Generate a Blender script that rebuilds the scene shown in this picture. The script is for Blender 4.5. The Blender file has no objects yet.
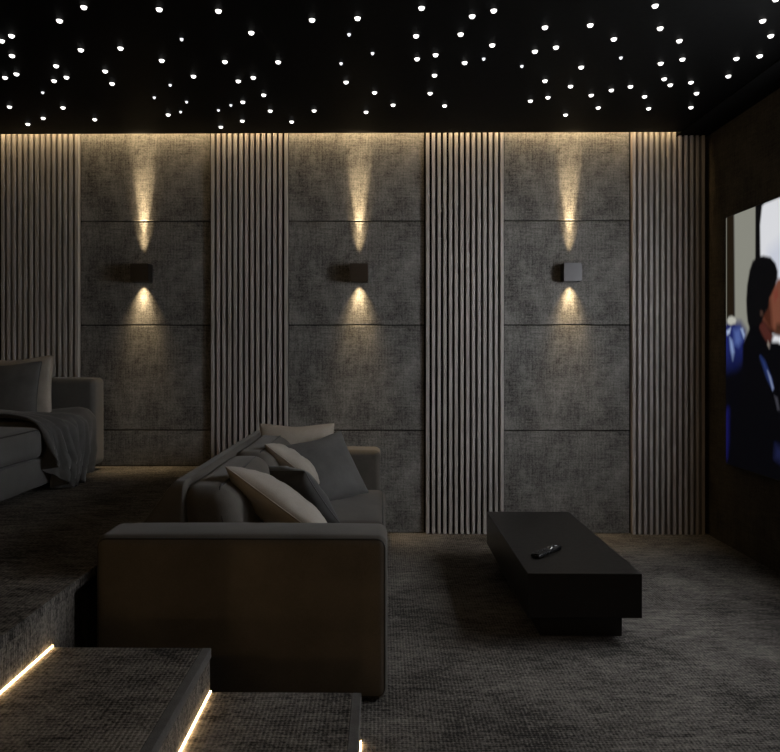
import bpy, bmesh, math, random
from mathutils import Vector, Matrix, noise

random.seed(7)
scene = bpy.context.scene
COL = scene.collection
PI = math.pi
CAM_Z = 1.25          # eye height; camera stands at the origin of x / y and looks along +y
WALL_Y = 5.03         # back wall
CEIL = 2.755

# ------------------------------------------------------------------ helpers
def link(name, bm, mats, parent=None, smooth=False, bevel=None):
    me = bpy.data.meshes.new(name)
    bmesh.ops.recalc_face_normals(bm, faces=bm.faces[:])
    bm.to_mesh(me); bm.free()
    o = bpy.data.objects.new(name, me)
    COL.objects.link(o)
    for m in (mats if isinstance(mats, (list, tuple)) else [mats]):
        me.materials.append(m)
    if smooth:
        for p in me.polygons: p.use_smooth = True
    if bevel:
        b = o.modifiers.new('bevel', 'BEVEL'); b.width = bevel; b.segments = 3
        b.limit_method = 'ANGLE'; b.angle_limit = math.radians(40); b.harden_normals = False
    if parent is not None:
        o.parent = parent
        o.matrix_parent_inverse = Matrix.Translation(-parent.location)
    return o

def tag(o, label, cat, group=None, kind=None):
    o['label'] = label; o['category'] = cat
    if group: o['group'] = group
    if kind: o['kind'] = kind
    return o

def thing(name, loc, label, cat, group=None):
    o = bpy.data.objects.new(name, None); COL.objects.link(o)
    o.empty_display_size = 0.1
    o.location = loc
    return tag(o, label, cat, group)

def structure(name, bm, mats, **k):
    o = link(name, bm, mats, **k); o['kind'] = 'structure'; return o

def box(bm, x0, x1, y0, y1, z0, z1, mi=0):
    vs = [bm.verts.new((x, y, z)) for z in (z0, z1) for y in (y0, y1) for x in (x0, x1)]
    for f in ((0,1,3,2),(4,5,7,6),(0,1,5,4),(2,3,7,6),(0,2,6,4),(1,3,7,5)):
        fc = bm.faces.new([vs[i] for i in f]); fc.material_index = mi
    return bm

def boxbm(*a):
    return box(bmesh.new(), *a)

def soft_box(bm, lo, hi, r, deform=None, seg=4, mid=8):
    """upholstered block: a box with fully rounded edges, optionally puffed by deform(p, t) where t is in -1..1 per axis"""
    c = [(a+b)/2 for a, b in zip(lo, hi)]; h = [(b-a)/2 for a, b in zip(lo, hi)]
    r = min(r, min(h)*0.98)
    def axis(hh):
        e = [r*(1-math.tan(PI/4*(1-i/seg))) for i in range(seg+1)]
        left = [-hh+t for t in e]
        inner = [(-hh+r)+(2*hh-2*r)*i/mid for i in range(1, mid)]
        return left+inner+[-v for v in reversed(left)]
    A = [axis(v) for v in h]
    cache = {}
    def vert(p):
        key = tuple(round(v, 5) for v in p)
        if key in cache: return cache[key]
        q = Vector([max(-h[i]+r, min(h[i]-r, p[i])) for i in range(3)])
        d = Vector(p)-q
        if d.length > 1e-9: d = d.normalized()*r
        w = q+d
        if deform: w = deform(w, (w.x/h[0], w.y/h[1], w.z/h[2]))
        cache[key] = bm.verts.new((w.x+c[0], w.y+c[1], w.z+c[2]))
        return cache[key]
    for ax in range(3):
        u, v = [i for i in range(3) if i != ax]
        for s in (-1, 1):
            for i in range(len(A[u])-1):
                for j in range(len(A[v])-1):
                    ps = []
                    for (a, b) in ((i, j), (i+1, j), (i+1, j+1), (i, j+1)):
                        p = [0, 0, 0]; p[ax] = s*h[ax]; p[u] = A[u][a]; p[v] = A[v][b]
                        ps.append(vert(p))
                    ps2 = []
                    for x in ps:
                        if x not in ps2: ps2.append(x)
                    if len(ps2) > 2:
                        try: bm.faces.new(ps2)
                        except ValueError: pass
    return bm

def tube(bm, pts, r, closed=False, n=8):
    pts = [Vector(p) for p in pts]; rings = []
    N = len(pts)
    ref = None
    for i, p in enumerate(pts):
        a = pts[(i-1) % N] if (closed or i > 0) else p
        b = pts[(i+1) % N] if (closed or i < N-1) else p
        t = (b-a).normalized()
        if ref is None:
            ref = Vector((0, 0, 1)) if abs(t.z) < .9 else Vector((1, 0, 0))
        s = t.cross(ref).normalized(); ref = s.cross(t).normalized()
        rings.append([bm.verts.new(p+(s*math.cos(2*PI*k/n)+ref*math.sin(2*PI*k/n))*r) for k in range(n)])
    for i in range(N if closed else N-1):
        A, B = rings[i], rings[(i+1) % N]
        for k in range(n):
            bm.faces.new((A[k], A[(k+1) % n], B[(k+1) % n], B[k]))
    if not closed:
        bm.faces.new(rings[0]); bm.faces.new(rings[-1])
    return bm

def round_rect(axis, at, a0, a1, b0, b1, r, n=5):
    """closed rounded-rectangle path in the plane axis=at"""
    out = []
    for (cx, cy, s) in ((a1-r, b1-r, 0), (a0+r, b1-r, 1), (a0+r, b0+r, 2), (a1-r, b0+r, 3)):
        for i in range(n+1):
            t = (s+i/n)*PI/2
            out.append((cx+r*math.cos(t), cy+r*math.sin(t)))
    if axis == 'x': return [(at, a, b) for a, b in out]
    if axis == 'y': return [(a, at, b) for a, b in out]
    return [(a, b, at) for a, b in out]

def lathe(bm, prof, seg=14, M=None, mi=0):
    rings = []
    for (r, z) in prof:
        if r < 1e-6: rings.append([bm.verts.new((0, 0, z))])
        else: rings.append([bm.verts.new((r*math.cos(2*PI*k/seg), r*math.sin(2*PI*k/seg), z)) for k in range(seg)])
    for A, B in zip(rings, rings[1:]):
        for k in range(seg):
            k2 = (k+1) % seg
            q = [A[k % len(A)], A[k2 % len(A)], B[k2 % len(B)], B[k % len(B)]]
            q2 = []
            for v in q:
                if v not in q2: q2.append(v)
            if len(q2) > 2:
                f = bm.faces.new(q2); f.material_index = mi
    if M: bmesh.ops.transform(bm, matrix=M, verts=bm.verts[:])
    return bm

# ------------------------------------------------------------------ materials
def srgb(r, g, b):
    f = lambda c: (c/255/12.92 if c/255 <= .04045 else ((c/255+.055)/1.055)**2.4)
    return (f(r), f(g), f(b), 1)

class Nodes:
    def __init__(s, name):
        s.m = bpy.data.materials.new(name); s.m.use_nodes = True
        s.t = s.m.node_tree; s.b = s.t.nodes['Principled BSDF']
        s.co = s.t.nodes.new('ShaderNodeTexCoord')
    def n(s, kind, **inp):
        x = s.t.nodes.new(kind)
        for k, v in inp.items():
            k = k.replace('_', ' ')
            if isinstance(v, bpy.types.NodeSocket): s.t.links.new(v, x.inputs[k])
            else: x.inputs[k].default_value = v
        return x
    def l(s, a, b): s.t.links.new(a, b)
    def coord(s, scale=(1, 1, 1), rot=(0, 0, 0), which='Object'):
        mp = s.n('ShaderNodeMapping', Vector=s.co.outputs[which])
        mp.inputs['Scale'].default_value = scale; mp.inputs['Rotation'].default_value = rot
        return mp.outputs[0]
    def noise(s, scale, detail=4, rough=.6, vec=None):
        return s.n('ShaderNodeTexNoise', Vector=vec or s.coord(), Scale=scale, Detail=detail, Roughness=rough).outputs['Fac']
    def ramp(s, fac, stops):
        r = s.n('ShaderNodeValToRGB', Fac=fac)
        e = r.color_ramp.elements
        while len(e) < len(stops): e.new(.5)
        for el, (p, c) in zip(e, stops):
            el.position = p; el.color = c if len(c) == 4 else (*c, 1)
        return r.outputs[0]
    def mix(s, fac, a, b, mode='MIX'):
        x = s.t.nodes.new('ShaderNodeMix'); x.data_type = 'RGBA'; x.blend_type = mode
        for sock, v in ((x.inputs[0], fac), (x.inputs[6], a), (x.inputs[7], b)):
            if isinstance(v, bpy.types.NodeSocket): s.l(v, sock)
            else: sock.default_value = v
        return x.outputs[2]
    def math(s, op, a, b=0.0):
        x = s.t.nodes.new('ShaderNodeMath'); x.operation = op
        for sock, v in zip(x.inputs, (a, b)):
            if isinstance(v, bpy.types.NodeSocket): s.l(v, sock)
            else: sock.default_value = v
        return x.outputs[0]
    def bump(s, h, strength=.3, dist=.002):
        b = s.n('ShaderNodeBump', Height=h, Strength=strength, Distance=dist)
        s.l(b.outputs[0], s.b.inputs['Normal'])
    def wave(s, scale, direction='X', distortion=0.6, vec=None, detail=2):
        w = s.n('ShaderNodeTexWave', Vector=vec or s.coord(), Scale=scale, Distortion=distortion, Detail=detail)
        w.inputs['Detail Scale'].default_value = 3
        w.wave_type = 'BANDS'; w.bands_direction = direction; return w.outputs['Fac']

def g(v, tint=(1, 1, 1)): return (v*tint[0], v*tint[1], v*tint[2], 1)

def woven(name, lo, hi, warp, weft, mottle=2.2, rough=.85, bump=.5, spec=.3, sheen=0.0):
    """woven cloth: cloudy large-scale wear, streaks along both thread directions, fine thread relief.
    warp / weft are the two in-plane axes, e.g. 'X','Z' for a wall"""
    M = Nodes(name)
    cl = M.noise(mottle*2, 9, .7)
    sx = [1, 1, 1]; sx['XYZ'.index(warp)] = 90; sx['XYZ'.index(weft)] = 6
    sy = [1, 1, 1]; sy['XYZ'.index(warp)] = 6; sy['XYZ'.index(weft)] = 90
    a = M.noise(1, 3, .7, M.coord(tuple(sx))); b = M.noise(1, 3, .7, M.coord(tuple(sy)))
    grit = M.noise(95, 3, .7)
    thr = M.math('ADD', M.math('MULTIPLY', a, .5), M.math('MULTIPLY', b, .5))
    f = M.math('ADD', M.math('MULTIPLY', cl, .38), M.math('ADD', M.math('MULTIPLY', thr, .40), M.math('MULTIPLY', grit, .30)))
    col = M.mix(M.math('MULTIPLY', M.noise(3.1, 3, .6, M.coord((1, 1, 1.3))), .6), M.ramp(f, [(.42, lo), (.65, hi)]), (1.0, .97, .90, 1), 'MULTIPLY')
    M.l(col, M.b.inputs['Base Color'])
    M.b.inputs['Roughness'].default_value = rough
    M.b.inputs['Specular IOR Level'].default_value = spec
    if sheen: M.b.inputs['Sheen Weight'].default_value = sheen
    M.bump(M.math('ADD', thr, M.math('MULTIPLY', grit, .5)), bump, .004)
    return M.m

def cloth(name, lo, hi, scale=3, rough=.8, sheen=.15, bump=.15):
    M = Nodes(name)
    f = M.noise(scale, 5, .6)
    fine = M.noise(220, 2, .6)
    fac = M.math('ADD', M.math('MULTIPLY', f, .7), M.math('MULTIPLY', fine, .3))
    M.l(M.ramp(fac, [(.35, lo), (.65, hi)]), M.b.inputs['Base Color'])
    M.b.inputs['Roughness'].default_value = rough
    M.b.inputs['Sheen Weight'].default_value = sheen
    M.b.inputs['Specular IOR Level'].default_value = .25
    M.bump(fine, bump, .002)
    return M.m

def plain(name, col, rough=.5, metal=0, spec=.5):
    M = Nodes(name); M.b.inputs['Base Color'].default_value = col
    nz = M.noise(40, 3, .6)
    M.l(M.math('ADD', M.math('MULTIPLY', nz, .12), rough-.06), M.b.inputs['Roughness'])
    M.b.inputs['Metallic'].default_value = metal
    M.b.inputs['Specular IOR Level'].default_value = spec
    return M.m

def emit(name, col, strength):
    M = Nodes(name); M.b.inputs['Base Color'].default_value = (0, 0, 0, 1)
    M.b.inputs['Emission Color'].default_value = col
    M.b.inputs['Emission Strength'].default_value = strength
    return M.m

WARM = (1.0, .70, .36, 1)
MAT = {}
MAT['wall_cloth'] = woven('charcoal_woven_wallcloth', g(.022, (1, .98, .94)), g(.27, (1, .98, .94)), 'X', 'Z')
MAT['side_cloth'] = woven('brown_woven_wallcloth', g(.015, (1, .82, .55)), g(.085, (1, .82, .55)), 'Y', 'Z')
MAT['sofa'] = cloth('dark_taupe_upholstery', g(.062, (1, .90, .76)), g(.100, (1, .90, .76)), 4)
MAT['sofa_piping'] = cloth('dark_piping', g(.022, (1, .94, .88)), g(.032, (1, .94, .88)), 5)
MAT['sofa2'] = cloth('charcoal_upholstery', g(.075, (1, .98, .94)), g(.105, (1, .98, .94)), 4)
MAT['beige'] = cloth('beige_linen', g(.30, (1, .90, .77)), g(.42, (1, .90, .77)), 5, .85, .1, .35)
MAT['dark_cushion'] = cloth('charcoal_linen', g(.045, (1, .98, .95)), g(.075, (1, .98, .95)), 5, .8, .15, .35)
MAT['grey_cushion'] = cloth('grey_linen', g(.075, (1, .98, .95)), g(.12, (1, .98, .95)), 5, .8, .15, .35)
MAT['throw'] = cloth('charcoal_knit', g(.07, (1, .98, .95)), g(.11, (1, .98, .95)), 9, .9, .2, .5)
MAT['black_paint'] = plain('black_ceiling_paint', g(.002), .62, 0, .05)
MAT['black_matte'] = plain('black_matte_paint', g(.005), .8, 0, .1)
MAT['sconce'] = plain('black_powder_coat', g(.085, (1, .98, 1)), .42, 1.0, .5)
MAT['bezel'] = plain('black_bezel', g(.004), .4)
MAT['table'] = plain('black_satin_lacquer', g(.011, (1, .88, .76)), .32, 0, .24)
MAT['table_base'] = plain('black_plinth_lacquer', g(.004), .5)
MAT['remote'] = plain('black_plastic', g(.006), .28)
MAT['rubber'] = plain('grey_rubber_buttons', g(.03), .5)
MAT['chrome'] = plain('polished_metal', g(.8), .15, 1)
MAT['led'] = emit('warm_led', (1, .65, .31, 1), 24.0)
MAT['cove_led'] = emit('cove_led', (1, .72, .38, 1), 48.0)
MAT['lens'] = emit('sconce_lens', (1, .76, .45, 1), 1.5)
MAT['star'] = emit('star_fibre', (1, .98, .94, 1), 2.6)
MAT['star_faint'] = emit('faint_star_fibre', (.95, .97, 1, 1), 1.2)
MAT['star_rim'] = plain('star_rim', g(.02), .4)

def wood_slats():
    M = Nodes('grey_brown_wood')
    gr = M.noise(1, 5, .65, M.coord((60, 60, 2.0)))
    cl = M.noise(3, 3, .5, M.coord((8, 2, .7)))
    f = M.math('ADD', M.math('MULTIPLY', gr, .65), M.math('MULTIPLY', cl, .35))
    M.l(M.ramp(f, [(.30, g(.30, (1, .93, .87))), (.72, g(.56, (1, .94, .88)))]), M.b.inputs['Base Color'])
    M.b.inputs['Roughness'].default_value = .6
    M.bump(gr, .08, .001)
    return M.m
MAT['wood'] = wood_slats()

def carpet():
    M = Nodes('grey_brown_ribbed_carpet')
    big = M.noise(1.6, 5, .65)
    streak = M.noise(1, 5, .75, M.coord((9, 34, 9), (0, 0, .5)))
    grit = M.noise(80, 4, .8)
    rib = M.wave(24, 'X', 1.2); rib2 = M.wave(24, 'Y', 1.2)
    ribs = M.math('ADD', M.math('MULTIPLY', rib, .6), M.math('MULTIPLY', rib2, .4))
    f = M.math('ADD', M.math('MULTIPLY', big, .28), M.math('ADD', M.math('MULTIPLY', streak, .26),
        M.math('ADD', M.math('MULTIPLY', grit, .40), M.math('MULTIPLY', ribs, .06))))
    M.l(M.ramp(f, [(.445, g(.022, (1, .91, .80))), (.60, g(.26, (1, .91, .80)))]), M.b.inputs['Base Color'])
    M.b.inputs['Roughness'].default_value = .9
    M.b.inputs['Specular IOR Level'].default_value = .2
    M.bump(M.math('ADD', M.math('MULTIPLY', ribs, .6), grit), .6, .004)
    return M.m
MAT['carpet'] = carpet()

# ------------------------------------------------------------------ room shell
RX0, RX1 = -4.1, 2.25
RY0 = -2.2
PL_X, PL_Z = -1.06, 0.46        # raised platform: edge and height
structure('floor', boxbm(RX0, RX1+.1, RY0, WALL_Y+.1, -.12, 0), MAT['carpet'])
structure('wall_back', boxbm(RX0-.1, RX1+.1, WALL_Y, WALL_Y+.1, 0, 3.0), MAT['black_matte'])
structure('wall_right', boxbm(RX1, RX1+.1, RY0, WALL_Y, 0, 3.0), MAT['side_cloth'])
structure('wall_left', boxbm(RX0-.1, RX0, RY0, WALL_Y, 0, 3.0), MAT['side_cloth'])
structure('wall_front', boxbm(RX0-.1, RX1+.1, RY0-.1, RY0, 0, 3.0), MAT['side_cloth'])
# dropped ceiling stops short of the back wall; the light cove is the slot behind its edge
CE_Y = 4.925
bm = bmesh.new()
box(bm, RX0, RX1, RY0, CE_Y, CEIL, 3.0)
structure('ceiling', bm, MAT['black_paint'])
structure('trim_1', boxbm(RX0, RX1, CE_Y, WALL_Y, 2.90, 3.0), MAT['black_matte'])          # top of the cove slot
structure('trim_2', boxbm(2.035, RX1, RY0, WALL_Y-.002, 2.747, CEIL+.0005), MAT['black_matte'])   # bulkhead along the screen wall
structure('trim_4', boxbm(2.035, RX1, CE_Y, WALL_Y-.002, CEIL+.0005, 2.90), MAT['black_matte'])   # closes the cove slot's end

# platform for the rear seating row
bm = bmesh.new()
box(bm, RX0, PL_X, RY0, WALL_Y, PL_Z-.035, PL_Z)                 # carpeted deck
box(bm, RX0, PL_X-.09, RY0, WALL_Y, 0, PL_Z-.035)                # recessed body
box(bm, PL_X-.09, PL_X-.004, RY0, 2.483, 0, PL_Z-.035)           # riser board
structure('floor_platform', bm, MAT['carpet'])

# ------------------------------------------------------------------ steps and their light strips
ST_Y0, ST_Y1 = -.4, 2.315
def step(x0, x1, z0, z1, label):
    t = thing('carpeted_step', ((x0+x1)/2, (ST_Y0+ST_Y1)/2, 0), label, 'step')
    link('tread', boxbm(x0, x1-.03, ST_Y0, ST_Y1, z1-.03, z1), MAT['carpet'], t)
    link('nosing', boxbm(x1-.03, x1, ST_Y0, ST_Y1, z1-.03, z1+.001), MAT['side_nose'], t, bevel=.003)
    link('riser', boxbm(x0, x1-.004, ST_Y0, ST_Y1-.004, z0, z1-.03), MAT['carpet'], t)
    return t
MAT['side_nose'] = cloth('bound_carpet_edge', g(.075, (1, .95, .9)), g(.11, (1, .95, .9)), 30, .8, .1, .3)
ZA, ZB = .299, .157
step(PL_X-.004, -.548, 0, ZA, 'upper grey carpeted step below the raised platform')
step(-.552, -.065, 0, ZB, 'lower grey carpeted step beside the sofa arm, one up from the floor')
def strip(x, z, y1, label, n=1):
    o = link('led_strip', boxbm(x, x+.004, ST_Y0, y1, z+.002, z+.006), MAT['led'])
    tag(o, label, 'light strip', 'warm light strips along the steps')
strip(PL_X-.0035, ZA+.001, ST_Y1, 'glowing warm light strip at the foot of the raised platform')
strip(-.5518, ZB+.001, ST_Y1-.004, 'thin warm light strip at the foot of the upper step')
strip(-.0685, 0, ST_Y1-.004, 'short bit of warm light strip at floor level under the lower step')

# ------------------------------------------------------------------ back wall cladding
ZJ = [0.0, .712, 1.444, 2.167, 2.90]
bays = [(-2.098, -1.192), (-.644, .296), (.850, 1.716)]
bay_w = ['behind the armrest of the sofa on the platform', 'behind the sofa on the lower floor', 'behind the coffee table']
row_l = ['bottom woven charcoal wall panel', 'second woven charcoal wall panel from the floor',
         'third woven charcoal wall panel from the floor', 'top woven charcoal wall panel']
spots = ['nearest the platform sofa', 'in the middle lit bay',
         'closest to the television']
for bi, (x0, x1) in enumerate(bays):
    for r in range(4):
        z0, z1 = ZJ[r], ZJ[r+1]
        if r == 0 and bi == 0: z0 = PL_Z+.001
        c = Vector(((x0+x1)/2, WALL_Y-.015, (z0+z1)/2))
        bm = boxbm(x0-c.x, x1-c.x, -.0135, .0135, z0+.0035-c.z, z1-.0035-c.z)
        o = link('upholstered_panel', bm, MAT['wall_cloth'], bevel=.004)
        o.location = c
        tag(o, row_l[r]+' '+spots[bi], 'wall panel', 'woven panels on the back wall', 'thing')

slat_sets = [(-2.640, -2.104, 'grey-brown wooden slat panel behind the cushions of the platform sofa'),
             (-1.180, -.650, 'grey-brown wooden slat panel rising behind the back of the lower sofa'),
             (.308, .842, 'grey-brown wooden slat panel between the coffee table and the lower sofa'),
             (1.726, 2.222, 'grey-brown wooden slat panel in the corner beside the television')]
for (x0, x1, lab) in slat_sets:
    zb = PL_Z+.001 if x1 < PL_X else .001
    if x0 < PL_X < x1: zb = .001
    t = thing('slat_panel', ((x0+x1)/2, WALL_Y-.01, zb), lab, 'slat panel', 'slat panels on the back wall')
    t['kind'] = 'thing'
    xa = x0
    if x0 < PL_X < x1: # this panel's foot meets the platform edge
        bm = boxbm(x0, PL_X, WALL_Y-.012, WALL_Y-.001, PL_Z+.001, 2.90); box(bm, PL_X, x1, WALL_Y-.012, WALL_Y-.001, zb, 2.90)
    else:
        bm = boxbm(x0, x1, WALL_Y-.012, WALL_Y-.001, zb, 2.90)
    link('backing', bm, MAT['black_matte'], t)
    n = 13 if x0 > 1.5 else 14; pitch = (x1-x0-.022)/(n-1)
    bm = bmesh.new()
    for i in range(n):
        xs = x0+i*pitch
        z = PL_Z+.001 if xs < PL_X+.01 else .001
        top = 2.90 if xs < 2.02 else 2.746
        box(bm, xs, xs+.022, WALL_Y-.062, WALL_Y-.012, z, top)
    link('slats', bm, MAT['wood'], t, bevel=.0018)

# cove light behind the ceiling edge
o = link('cove_light_strip', boxbm(-4.0, 2.03, CE_Y+.002, CE_Y+.016, 2.835, 2.850), MAT['cove_led'])
tag(o, 'warm cove light hidden behind the black ceiling edge above the wall panels', 'light strip')

o = link('rear_fill_light', boxbm(-3.6, 1.9, RY0+.002, RY0+.03, 2.60, 2.625), emit('rear_fill_glow', (1, .66, .32, 1), 23.0))  # added fill behind the camera to warm the foreground, not a known fixture
tag(o, 'added warm fill light high on the unseen wall opposite the slat panels', 'light strip')

# ------------------------------------------------------------------ wall sconces
def spot(name, loc, direction, power, deg, blend, col=(1, .74, .42), parent=None, rad=.006):
    L = bpy.data.lights.new(name, 'SPOT'); L.energy = power; L.spot_size = math.radians(deg); L.spot_blend = blend
    L.color = col; L.shadow_soft_size = rad
    o = bpy.data.objects.new(name, L); COL.objects.link(o)
    o.rotation_euler = Vector(direction).to_track_quat('-Z', 'Y').to_euler()
    o.location = loc
    if parent:
        o.parent = parent; o.matrix_parent_inverse = Matrix.Translation(-parent.location)
    return o
S_W, S_Z = .123, 1.800
P0 = WALL_Y-.0295      # face of the wall panels
def sconce(x, label):
    t = thing('wall_sconce', (x, P0, S_Z), label, 'wall light', 'cube sconces on the back wall')
    h = S_W/2; y1 = P0-.006; y0 = y1-.095
    bm = bmesh.new()
    # open square sleeve with wall thickness
    w = .004
    box(bm, x-h, x+h, y0, y0+w, S_Z-h, S_Z+h)
    box(bm, x-h, x+h, y1-w, y1, S_Z-h, S_Z+h)
    box(bm, x-h, x-h+w, y0+w, y1-w, S_Z-h, S_Z+h)
    box(bm, x+h-w, x+h, y0+w, y1-w, S_Z-h, S_Z+h)
    link('housing', bm, MAT['sconce'], t)
    link('wall_plate', boxbm(x-h*.8, x+h*.8, y1, P0-.0005, S_Z-h*.8, S_Z+h*.8), MAT['black_matte'], t)
    for s in (1, -1):
        bm = bmesh.new()
        lathe(bm, [(.0, .0), (.020, .0), (.020, .006), (.0, .010)], 20)
        if s < 0: bmesh.ops.scale(bm, vec=(1, 1, -1), verts=bm.verts[:])
        bmesh.ops.translate(bm, vec=(x, (y0+y1)/2, S_Z+s*.022), verts=bm.verts[:])
        link('lens', bm, MAT['lens'], t, smooth=False)
    yc = P0-.040
    # narrow upward beam and wider downward beam
    spot('beam_up', (x, yc, S_Z+.040), (0, .034, 1), 430, 17, 1.0, parent=t)
    spot('beam_up_mid', (x, yc, S_Z+.040), (0, .06, 1), 7, 36, 1.0, parent=t)
    spot('beam_up_soft', (x, yc, S_Z+.040), (0, .05, 1), 30, 30, 1.0, parent=t)
    spot('beam_down', (x, yc, S_Z-.040), (0, .10, -1), 13, 64, 1.0, parent=t)
    spot('beam_down_soft', (x, yc, S_Z-.040), (0, .07, -1), 24, 42, 1.0, parent=t)
sconce(-1.655, 'black cube wall light above the armrest of the platform sofa')
sconce(-.154, 'black cube wall light on the middle bay above the lower sofa')
sconce(1.300, 'grey-fronted cube wall light above the coffee table')

# ------------------------------------------------------------------ star ceiling
big = [(-1.5, -9.15), ]
stars = []   # (x, y, faint) in metres on the ceiling
def sky(px, py, faint=0):
    d = 720*(CEIL-CAM_Z)/(353-py)           # distance along the floor
    stars.append(((px-382)*d/720, d, faint))
A = "166,10 117,37 318,15 437,19 625,38 716,35 699,67s 20,67 0,77 160,96 240,93 363,75s 503,63 21,107 110,128 7,151 30,144 106,158 131,151 209,139 223,164 83,181s 323,118 387,150 340,167s 308,192s 373,201s 450,121 477,160 507,153 557,122 683,125s 746,105s 693,163 750,184 16,210 53,245 84,233 124,212 188,236 336,227 361,221s 437,218s 462,208s 486,202 528,188 541,220 485,240 442,252 584,242 629,220 733,223"
B = "64,15 165,32 208,21 53,71 142,68 205,90 188,117s 55,117 92,109 150,125 90,150 81,186 110,211 7,209 264,132s 290,103 332,95 310,55 400,51 447,79 461,116s 382,135 310,162 281,202 316,195 361,173 402,191 416,216 351,230 442,181 480,174 508,194 516,218 529,13 539,58 577,83 540,128 583,120 547,159 559,171 600,166 611,188 600,216 690,119 674,154 736,114 742,44 758,74 768,1"
for s, off in ((A, 0), (B, 390)):
    for w in s.split():
        f = w.endswith('s'); a, b = w.rstrip('s').split(',')
        sky(off+float(a)/2, float(b)/2, f)
def star_mesh(r, mat):
    bm = bmesh.new()
    lathe(bm, [(r*1.25, 0), (r*1.25, -.0015), (r*1.0, -.0015)], 14, mi=1)
    lathe(bm, [(r, -.0015), (r*.93, -.0055), (r*.72, -.0105), (r*.38, -.0125), (0, -.0135)], 14, mi=0)
    me = bpy.data.meshes.new('ceiling_star_light'); bmesh.ops.recalc_face_normals(bm, faces=bm.faces[:]); bm.to_mesh(me); bm.free()
    me.materials.append(mat); me.materials.append(MAT['star_rim'])
    for p in me.polygons: p.use_smooth = True
    return me
m_big, m_small = star_mesh(.0138, MAT['star']), star_mesh(.0085, MAT['star_faint'])
proto = {}
for (x, y, f) in stars:
    if f not in proto:
        o = bpy.data.objects.new('ceiling_star_light', m_small if f else m_big); proto[f] = o
        if f: tag(o, 'small faint pinpoint star light, one of the dimmer ones in the black ceiling', 'star light', 'faint star lights in the ceiling')
        else: tag(o, 'bright white star light set into the glossy black ceiling', 'star light', 'bright star lights in the ceiling')
    else:
        o = proto[f].copy()
    COL.objects.link(o)
    o.location = (x, y, CEIL)

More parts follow.
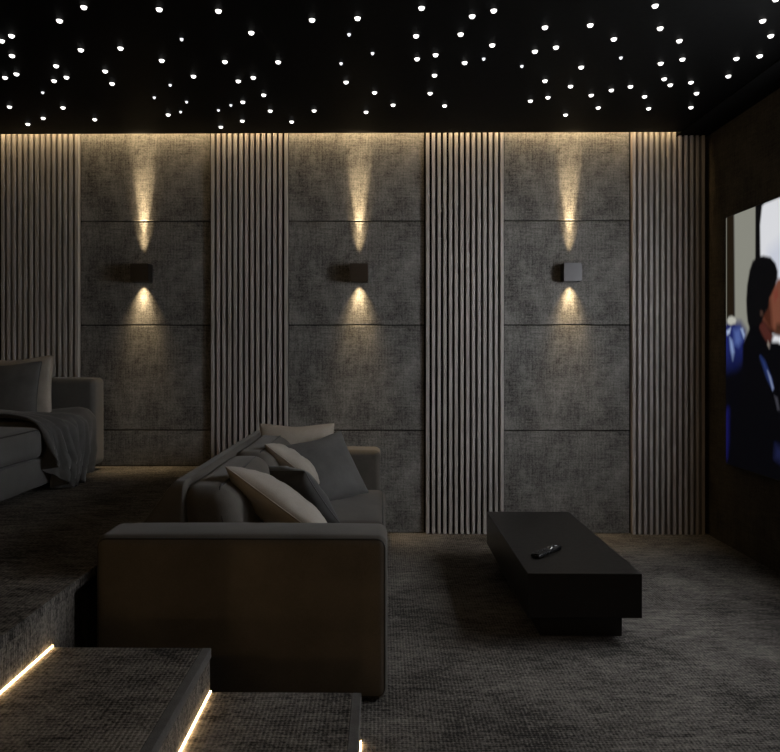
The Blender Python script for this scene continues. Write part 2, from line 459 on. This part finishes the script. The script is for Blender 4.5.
# ------------------------------------------------------------------ television
TX = 2.19
TY0, TY1, TZ0, TZ1 = 1.815, 4.600, .55, 2.108
t = thing('television', (TX, (TY0+TY1)/2, TZ0), 'huge wall-mounted television showing a man in a black beanie', 'television')
link('cabinet', boxbm(TX+.003, TX+.045, TY0-.006, TY1+.006, TZ0-.006, TZ1+.006), MAT['bezel'], t, bevel=.003)
link('wall_bracket', boxbm(TX+.045, RX1, 2.7, 3.7, 1.0, 1.6), MAT['black_matte'], t)
def on(px, py):
    y = 720*TX/(px-382); return (y+.034, CAM_Z-(py-353)*y/720)
def poly(pts, col, soft=.006, k=1.0):
    return ([on(*p) for p in pts], Vector(srgb(*col)[:3])*k, soft)
pic = [
    poly([(724, 200), (728.2, 200), (728.2, 326), (724, 326)], (120, 120, 108)),
    poly([(728.2, 190), (735.2, 190), (735.2, 330), (728.2, 330)], (30, 23, 14)),
    poly([(735.2, 190), (757.2, 190), (756.5, 345), (736.5, 345)], (134, 134, 124), .012),
    poly([(757, 180), (765, 180), (765, 420), (757, 420)], (7, 7, 9)),
    # the coach window behind the man
    poly([(762.5, 300), (761.5, 225), (763.5, 206), (766, 203), (792, 192.5), (792, 420), (764, 420)], (214, 215, 219), .010),
    poly([(770, 250), (792, 230), (792, 330), (770, 300)], (196, 200, 212), .05),
    # blue seat with a pale headrest
    poly([(725, 327), (731, 322), (742, 322), (747, 330), (748, 350), (745, 362), (738, 372), (725, 376)], (26, 34, 92), .03),
    poly([(735, 330), (741, 328), (743, 340), (740, 346), (736, 344)], (74, 92, 150), .025),
    poly([(728, 331), (732, 328), (731, 333), (728.5, 335)], (170, 185, 215), .012),
    poly([(731, 338), (733.5, 341), (735.5, 352), (734, 360), (732, 350)], (130, 150, 195), .018),
    poly([(742, 329), (744, 328.5), (746, 335), (745, 338)], (150, 168, 205), .012),
    poly([(728.5, 320), (730, 317), (733, 316), (736.5, 317.5), (737.5, 320.5), (736.5, 323.5), (732, 325), (729, 323.5)], (178, 178, 168), .010),
    poly([(722, 366), (748, 358), (752, 520), (722, 520)], (4, 4, 8), .10),
    poly([(725, 412), (729.5, 410), (729, 440), (727.5, 456), (725, 460)], (22, 22, 88), .04),
    poly([(739, 448), (743, 448), (744, 462), (740, 464)], (10, 10, 44), .03),
    poly([(755, 300), (772, 280), (778, 282), (776, 326), (792, 336), (774, 334), (772, 352), (752, 340)], (10, 7, 7), .014),
    # face, neck
    poly([(764, 300), (772, 296), (779, 279), (789, 276), (795, 284), (797, 296), (803, 311), (798, 316), (800, 322), (796, 334), (788, 337), (776, 331), (768, 324), (763, 318)], (112, 66, 50), .014),
    poly([(766, 300), (772, 300), (774, 330), (770, 328), (764, 318)], (64, 32, 22), .022),
    poly([(778, 324), (797, 320), (796, 334), (788, 338), (776, 334)], (66, 40, 28), .016),
    poly([(775, 292), (779, 288), (780, 296), (776, 302)], (112, 56, 44), .014),
    poly([(758, 322), (766, 322), (775, 336), (771, 345), (766, 341)], (70, 34, 29), .016),
    # beanie and hair
    poly([(748, 312), (747.6, 300), (748.5, 285), (751, 270), (754, 261), (759, 256.5), (765, 255.5), (772, 257), (777, 263), (779.3, 271), (779, 279), (775, 288), (771, 297), (769.5, 308), (766, 314), (763, 322), (758, 332), (752, 332), (749, 322)], (6, 6, 8), .010),
    poly([(762, 311), (764, 311.5), (764, 315), (762, 315)], (70, 50, 42), .014),
    # dark jacket
    poly([(744, 345), (751, 328), (759, 326), (763, 335), (768, 342), (771, 348), (772, 342), (779, 342), (792, 350), (812, 380), (818, 520), (728, 520), (738, 410), (744, 370)], (4, 4, 7), .012),
    poly([(769.5, 341), (771, 344), (770.5, 348), (768.8, 345)], (130, 120, 112), .010),
    poly([(762, 357), (766, 362), (773, 380), (774, 388), (769, 378)], (40, 56, 110), .022),
    poly([(769, 371), (772, 377), (775, 388), (774, 390)], (128, 140, 172), .012),
    poly([(776, 396), (779, 398), (781, 410), (779, 410)], (58, 58, 66), .012),
    poly([(777, 445), (790, 452), (792, 470), (776, 458)], (24, 28, 60), .03),
    # invented out-of-frame picture: windows made over-bright to light the room, and seats
    poly([(805, 150), (812, 150), (812, 560), (805, 560)], (40, 38, 38), .02),
    poly([(814, 184), (905, 143), (905, 366), (814, 372)], (235, 238, 242), .03, 19.0),
    poly([(918, 137), (1010, 96), (1010, 360), (918, 366)], (235, 238, 242), .03, 3.0),
    poly([(1028, 88), (1300, -30), (1300, 350), (1028, 350)], (235, 238, 242), .03, 3.0),
    poly([(850, 372), (870, 352), (930, 352), (950, 380), (960, 700), (840, 700)], (40, 52, 120), .03),
    poly([(1060, 385), (1085, 350), (1170, 350), (1190, 385), (1200, 900), (1050, 900)], (40, 52, 120), .03),
]
def picture_colour(y, z):
    c = Vector((.035, .036, .045)) if y < 4.0 else Vector((.004, .004, .007))
    for pts, col, soft in pic:
        inside = False; dmin = 9.0
        j = len(pts)-1
        for i in range(len(pts)):
            (ax, ay), (bx, by) = pts[i], pts[j]
            if (ay > z) != (by > z) and y < (bx-ax)*(z-ay)/(by-ay)+ax: inside = not inside
            ex, ey = bx-ax, by-ay
            tt = max(0, min(1, ((y-ax)*ex+(z-ay)*ey)/(ex*ex+ey*ey+1e-12)))
            d = math.hypot(y-ax-tt*ex, z-ay-tt*ey)
            if d < dmin: dmin = d
            j = i
        sd = dmin if inside else -dmin
        a = max(0, min(1, sd/soft*.5+.5))
        if a > 0: c = c*(1-a)+col*a
    return c
# columns follow y; finer where the picture has detail
ys = [TY0+(3.5-TY0)*i/70 for i in range(70)]+[3.5+(TY1-3.5)*i/170 for i in range(171)]
zs = [TZ0+(TZ1-TZ0)*i/190 for i in range(191)]
me = bpy.data.meshes.new('screen')
verts = [(TX, y, z) for y in ys for z in zs]
nz_ = len(zs)
faces = [(i*nz_+j, i*nz_+j+1, (i+1)*nz_+j+1, (i+1)*nz_+j) for i in range(len(ys)-1) for j in range(nz_-1)]
me.from_pydata(verts, [], faces)
ca = me.color_attributes.new('picture', 'FLOAT_COLOR', 'POINT')
for i, v in enumerate(verts):
    c = picture_colour(v[1], v[2]); ca.data[i].color = (c.x, c.y, c.z, 1)
M = Nodes('screen_picture')
M.b.inputs['Base Color'].default_value = (.003, .003, .003, 1); M.b.inputs['Roughness'].default_value = .4
M.b.inputs['Specular IOR Level'].default_value = .04
at = M.t.nodes.new('ShaderNodeAttribute'); at.attribute_name = 'picture'
M.l(at.outputs['Color'], M.b.inputs['Emission Color']); M.b.inputs['Emission Strength'].default_value = 1.0
me.materials.append(M.m)
o = bpy.data.objects.new('screen', me); COL.objects.link(o); o.parent = t; o.matrix_parent_inverse = Matrix.Translation(-t.location)
o['label'] = 'lit screen with a man in profile on a coach'

# ------------------------------------------------------------------ coffee table and remote
t = thing('coffee_table', (.875, 3.70, 0), 'long low black block coffee table on the grey carpet', 'coffee table')
link('top_block', boxbm(.628, 1.118, 3.10, 4.31, .112, .303), MAT['table'], t, bevel=.003)
link('plinth', boxbm(.70, 1.062, 3.19, 4.22, .0, .112), MAT['table_base'], t, bevel=.002)

def place_remote():
    a = Vector((.708, 3.335, 0)); b = Vector((.855, 3.503, 0))
    c = (a+b)/2; ang = math.atan2(b.y-a.y, b.x-a.x); L = .222
    t = thing('remote_control', (c.x, c.y, .3035), 'slim black remote control lying on the coffee table', 'remote control')
    bm = bmesh.new(); soft_box(bm, (-L/2, -.024, 0), (L/2, .024, .017), .008, seg=3, mid=6)
    body = link('body', bm, MAT['remote'], None, smooth=True); body.parent = t
    bm = bmesh.new(); lathe(bm, [(.0125, .0), (.0125, .003), (.009, .0035), (.008, .002), (0, .002)], 24)
    bmesh.ops.translate(bm, vec=(.03, 0, .0165), verts=bm.verts[:])
    r = link('navigation_ring', bm, MAT['chrome'], None, smooth=True); r.parent = t
    for i in range(5):
        for j in (-1, 0, 1):
            if i == 1 and False: continue
            bm = bmesh.new(); soft_box(bm, (-.004, -.003, 0), (.004, .003, .0025), .0018, seg=2, mid=2)
            bmesh.ops.translate(bm, vec=(-.075+i*.017, j*.011, .0168), verts=bm.verts[:])
            k = link('button', bm, MAT['rubber'], None, smooth=True); k.parent = t
    for x in (.062, .080):
        bm = bmesh.new(); lathe(bm, [(.0045, 0), (.0045, .002), (.003, .0032), (0, .0034)], 14)
        bmesh.ops.translate(bm, vec=(x, .008 if x < .07 else -.004, .0165), verts=bm.verts[:])
        k = link('button', bm, MAT['chrome'], None, smooth=True); k.parent = t; k['label'] = 'shiny metal button'
    t.rotation_euler = (0, 0, ang)
place_remote()

# ------------------------------------------------------------------ sofas
def puff(c, ax=2, lean=0.0, wob=0.0, seed=0):
    """crown on the +axis face, optional backward lean"""
    o_ = [i for i in range(3) if i != ax]
    def f(w, t):
        k = (1-min(1, abs(t[o_[0]]))**2.6)*(1-min(1, abs(t[o_[1]]))**2.6)
        w = w.copy()
        if t[ax] > 0: w[ax] += c*k
        if lean: w.x -= lean*(t[2]+1)/2
        if wob:
            w += wob*noise.noise_vector(w*4+Vector((seed, 0, 0)))
        return w
    return f

def sofa(x0, x1, y0, y1, zf, arm, arm_h, back_t, base_z, seat_z, n_seat, back_z, mat, pip, label, leg_h=0.0, n_back=None, back_top=None, far_dx=0.0, far_dz=0.0):
    """sofa whose front faces +x; x0 back, x1 front, y0/y1 outer arm faces, zf the surface it stands on"""
    t = thing('sofa', ((x0+x1)/2, (y0+y1)/2, zf), label, 'sofa')
    z0 = zf+leg_h
    for (ya, yb, s) in ((y0, y0+arm, -1), (y1-arm, y1, 1)):
        xf = x1-(far_dx if s > 0 else 0); ah = arm_h+(far_dz if s > 0 else 0)
        bm = soft_box(bmesh.new(), (x0, ya, z0+.004), (xf, yb, zf+ah), .035, puff(.006, 2))
        a = link('armrest', bm, mat, t, smooth=True)
        yo = ya+.012 if s < 0 else yb-.012
        bm = tube(bmesh.new(), round_rect('y', yo, x0+.012, xf-.012, z0+.016, zf+ah-.012, .03), .0055, True)
        link('piping', bm, pip, a, smooth=True)
    def slope(w, tt):   # outer face of a high back slants inwards above the armrests
        w = w.copy(); k = max(0, (tt[2]-.25)/.75); w.x += .215*k*(1-tt[0])/2
        return w
    bm = soft_box(bmesh.new(), (x0, y0+arm+.002, z0+.004), (x0+back_t, y1-arm-.002, zf+(back_top or arm_h)), .035, slope if back_top else puff(.004, 2), mid=14)
    link('backrest', bm, mat, t, smooth=True)
    bm = soft_box(bmesh.new(), (x0+back_t+.002, y0+arm+.002, z0+.004), (x1-.02, y1-arm-.002, zf+base_z), .015)
    link('base', bm, mat, t, smooth=True)
    ya, yb = y0+arm+.004, y1-arm-.004
    w = (yb-ya)/n_seat
    for i in range(n_seat):
        a, b = ya+i*w+.003, ya+(i+1)*w-.003
        bm = soft_box(bmesh.new(), (x0+back_t+.004, a, zf+base_z), (x1, b, zf+seat_z), .05, puff(.022, 2, wob=.006, seed=i))
        c = link('seat_cushion', bm, mat, t, smooth=True)
        bm = tube(bmesh.new(), round_rect('x', x1-.016, a+.016, b-.016, zf+base_z+.014, zf+seat_z-.012, .05), .0045, True)
        link('piping', bm, pip, c, smooth=True)
    nb = n_back or n_seat
    w = (yb-ya)/nb
    for i in range(nb):
        a, b = ya+i*w+.004, ya+(i+1)*w-.004
        zb0, zb1 = zf+seat_z+.022, zf+back_z[i]
        xa, xb = x0+back_t+(.025 if back_top else .03), x0+back_t+.23
        bm = soft_box(bmesh.new(), (xa, a, zb0), (xb, b, zb1), .07, puff(.045, 0, lean=.055, wob=.008, seed=i*3+1))
        c = link('back_cushion', bm, mat, t, smooth=True)
        # seam between the front panel and the side border
        pts = round_rect('x', xb-.05, a+.006, b-.006, zb0+.006, zb1-.004, .07)
        hz = (zb1-zb0)/2; cz = (zb0+zb1)/2
        pts = [(p[0]-.055*((p[2]-cz)/hz+1)/2, p[1], p[2]) for p in pts]
        link('piping', tube(bmesh.new(), pts, .0045, True), pip, c, smooth=True)
    if leg_h:
        for lx in (x0+.08, x1-.08):
            for ly in (y0+.08, y1-.08):
                bm = bmesh.new(); lathe(bm, [(0, 0), (.018, 0), (.024, leg_h+.006), (0, leg_h+.006)], 16)
                bmesh.ops.translate(bm, vec=(lx, ly, zf), verts=bm.verts[:])
                link('leg', bm, MAT['black_matte'], t)
    return t

sofa(-1.035, .022, 2.58, 4.965, 0, .235, .590, .262, .22, .36, 2, (.72, .725), MAT['sofa'], MAT['sofa_piping'],
     'dark taupe sofa on the lower floor, its near armrest beside the steps', back_top=.745, far_dx=.03, far_dz=.018)
sofa(-2.93, -1.895, 2.45, 4.915, PL_Z, .19, .622, .20, .20, .375, 3, (.70, .70, .70), MAT['sofa2'], MAT['sofa_piping'],
     'charcoal sofa on the raised platform with a throw over its seat', leg_h=.035)

# ------------------------------------------------------------------ cushions
def cushion(name, centre, u, v, w, h, th, mat, label, group, seed=0, droop=.05, n=26):
    """filled scatter cushion: u and v are the directions of its two edges in the room"""
    u = Vector(u).normalized(); v = Vector(v); v = (v-u*v.dot(u)).normalized(); nrm = u.cross(v)
    bm = bmesh.new(); grid = {}
    for s in (1, -1):
        for i in range(n+1):
            for j in range(n+1):
                a = -1+2*i/n; b = -1+2*j/n
                if s < 0 and (i in (0, n) or j in (0, n)):
                    grid[(s, i, j)] = grid[(1, i, j)]; continue
                # denser rows near the seam
                a = math.sin(a*PI/2); b = math.sin(b*PI/2)
                pr = max(0, (1-a**2)*(1-b**2))
                z = th/2*(pr**.42)
                x = a*w/2*(1-droop*(1-b**2)); y = b*h/2*(1-droop*(1-a**2))
                # soft creases that run in from the corners and a dent at the top edge
                cr = noise.noise(Vector((a*1.8+seed*3.1, b*1.8, s*2.0)))*.22+noise.noise(Vector((a*5+seed, b*5, s)))*.10
                z *= 1+cr
                y -= .012*math.exp(-(a*2.2)**2)*max(0, b)**3
                grid[(s, i, j)] = bm.verts.new((x, y, s*z))
    for s in (1, -1):
        for i in range(n):
            for j in range(n):
                q = [grid[(s, i, j)], grid[(s, i+1, j)], grid[(s, i+1, j+1)], grid[(s, i, j+1)]]
                try: bm.faces.new(q)
                except ValueError: pass
    rim = [grid[(1, i, 0)].co.copy() for i in range(n)]+[grid[(1, n, j)].co.copy() for j in range(n)]+\
          [grid[(1, i, n)].co.copy() for i in range(n, 0, -1)]+[grid[(1, 0, j)].co.copy() for j in range(n, 0, -1)]
    o = link(name, bm, mat, None, smooth=True)
    o.matrix_world = Matrix.Translation(centre) @ Matrix((u, v, nrm)).transposed().to_4x4()
    tag(o, label, 'cushion', group)
    clean = [rim[0]]
    for p in rim[1:]:
        if (p-clean[-1]).length > .004: clean.append(p)
    s = link('seam', tube(bmesh.new(), clean, .0032, True, 6), mat, None, smooth=True)
    s.parent = o
    return o
G1 = 'scatter cushions on the lower sofa'; G2 = 'scatter cushions on the platform sofa'
cushion('scatter_cushion', (-.43, 3.15, .572), (0, 1, -.28), (-.45, 0, .33), .48, .52, .17, MAT['beige'],
        'beige cushion nearest the armrest of the lower sofa, slumped over the seat', G1, 1)
cushion('scatter_cushion', (-.480, 3.74, .515), (.70, -.60, 0.04), (-.52, -.22, .62), .50, .38, .19, MAT['dark_cushion'],
        'charcoal cushion wedged between the two slumped beige cushions on the lower sofa', G1, 2)
cushion('scatter_cushion', (-.500, 4.08, .615), (0, 1, -.20), (-.36, 0, .28), .38, .34, .14, MAT['beige'],
        'beige cushion half hidden behind the wedged charcoal cushion on the lower sofa', G1, 3)
cushion('scatter_cushion', (-.345, 4.36, .545), (.32, .18, .065), (-.13, .22, .35), .41, .44, .15, MAT['grey_cushion'],
        'large dark grey cushion tilted in front of the far armrest of the lower sofa', G1, 4)
cushion('scatter_cushion', (-.545, 4.60, .578), (1, 0.05, 0.0), (0, .22, .97), .48, .44, .13, MAT['beige'],
        'beige cushion at the far end of the lower sofa with only its top edge showing', G1, 5)
cushion('scatter_cushion', (-2.375, 4.63, 1.015), (1, .02, 0.06), (-.09, .20, .97), .50, .42, .12, MAT['beige'],
        'beige cushion against the armrest of the platform sofa, behind a dark one', G2, 6)
cushion('scatter_cushion', (-2.40, 4.49, .995), (1, .04, 0.03), (-.03, .26, .96), .50, .40, .14, MAT['grey_cushion'],
        'dark grey cushion in front of a beige one on the platform sofa', G2, 7)

# ------------------------------------------------------------------ throw over the platform sofa's seat
def make_throw():
    bm = bmesh.new(); NU, NV = 72, 64
    seat = PL_Z+.375
    path = [(-2.30, seat+.030), (-2.10, seat+.034), (-1.98, seat+.028), (-1.92, seat+.008), (-1.880, seat-.035), (-1.868, seat-.10),
            (-1.862, seat-.18), (-1.858, seat-.28), (-1.852, seat-.372)]
    seg = [0]
    for p, q in zip(path, path[1:]): seg.append(seg[-1]+math.hypot(q[0]-p[0], q[1]-p[1]))
    def at(s):
        s = max(0, min(seg[-1]-1e-6, s))
        for i in range(len(path)-1):
            if s <= seg[i+1]:
                k = (s-seg[i])/(seg[i+1]-seg[i]); return (path[i][0]+(path[i+1][0]-path[i][0])*k, path[i][1]+(path[i+1][1]-path[i][1])*k)
    V = {}
    for i in range(NU+1):
        u = i/NU
        # hem: short at the camera side, down to the platform in the middle
        end = seg[-1]-(.175*max(0, 1-u/.30)**1.2)-.035*max(0, (u-.75)/.25)
        end -= .012*math.sin(u*21)
        for j in range(NV+1):
            s = end*j/NV
            x, z = at(s)
            hang = max(0, min(1, (s-.36)/.25))
            low = max(0, min(1, (s-.45)/.35))
            y0 = 3.99; y1 = 4.69-.22*low
            y = y0+(y1-y0)*u
            ph = 2*PI*(5.2*u+.5*math.sin(3*u)+.12*math.sin(2.2*j/NV*PI))
            a = .012+.048*hang
            x += a*(math.sin(ph)+.45*math.sin(2.3*ph+1.1))*(.35+.65*hang)*(1-.55*u)+.006*hang
            y += .014*hang*math.cos(ph)
            z += (1-hang)*(.012*math.sin(ph*.8+3*s)+.016*math.sin(9*s+4*u)+.012)
            V[i, j] = bm.verts.new((x, y, max(z, PL_Z+.006)))
    for i in range(NU):
        for j in range(NV):
            bm.faces.new((V[i, j], V[i+1, j], V[i+1, j+1], V[i, j+1]))
    o = link('throw_blanket', bm, MAT['throw'], None, smooth=True)
    m = o.modifiers.new('thickness', 'SOLIDIFY'); m.thickness = .006; m.offset = 1
    tag(o, 'charcoal throw blanket draped in folds over the platform sofa seat to the floor', 'throw blanket')
make_throw()

# ------------------------------------------------------------------ world, camera, view
w = bpy.data.worlds.new('World'); scene.world = w; w.use_nodes = True
w.node_tree.nodes['Background'].inputs[0].default_value = (0, 0, 0, 1)
w.node_tree.nodes['Background'].inputs[1].default_value = 0.0

cam = bpy.data.cameras.new('camera'); co = bpy.data.objects.new('camera', cam); COL.objects.link(co)
co.location = (0, 0, CAM_Z); co.rotation_euler = (PI/2, 0, math.radians(.6))
cam.sensor_fit = 'HORIZONTAL'; cam.sensor_width = 36; cam.lens = 720/780*36
cam.shift_x = 16/780; cam.shift_y = -23/780
cam.clip_start = .05
scene.camera = co
vs = scene.view_settings
vs.view_transform = 'Standard'; vs.look = 'None'; vs.gamma = 1; vs.use_curve_mapping = False; vs.exposure = 0.0
try:
    scene.cycles.use_denoising = True
    scene.cycles.max_bounces = 8; scene.cycles.diffuse_bounces = 5
    scene.cycles.sample_clamp_indirect = 4
except Exception: pass
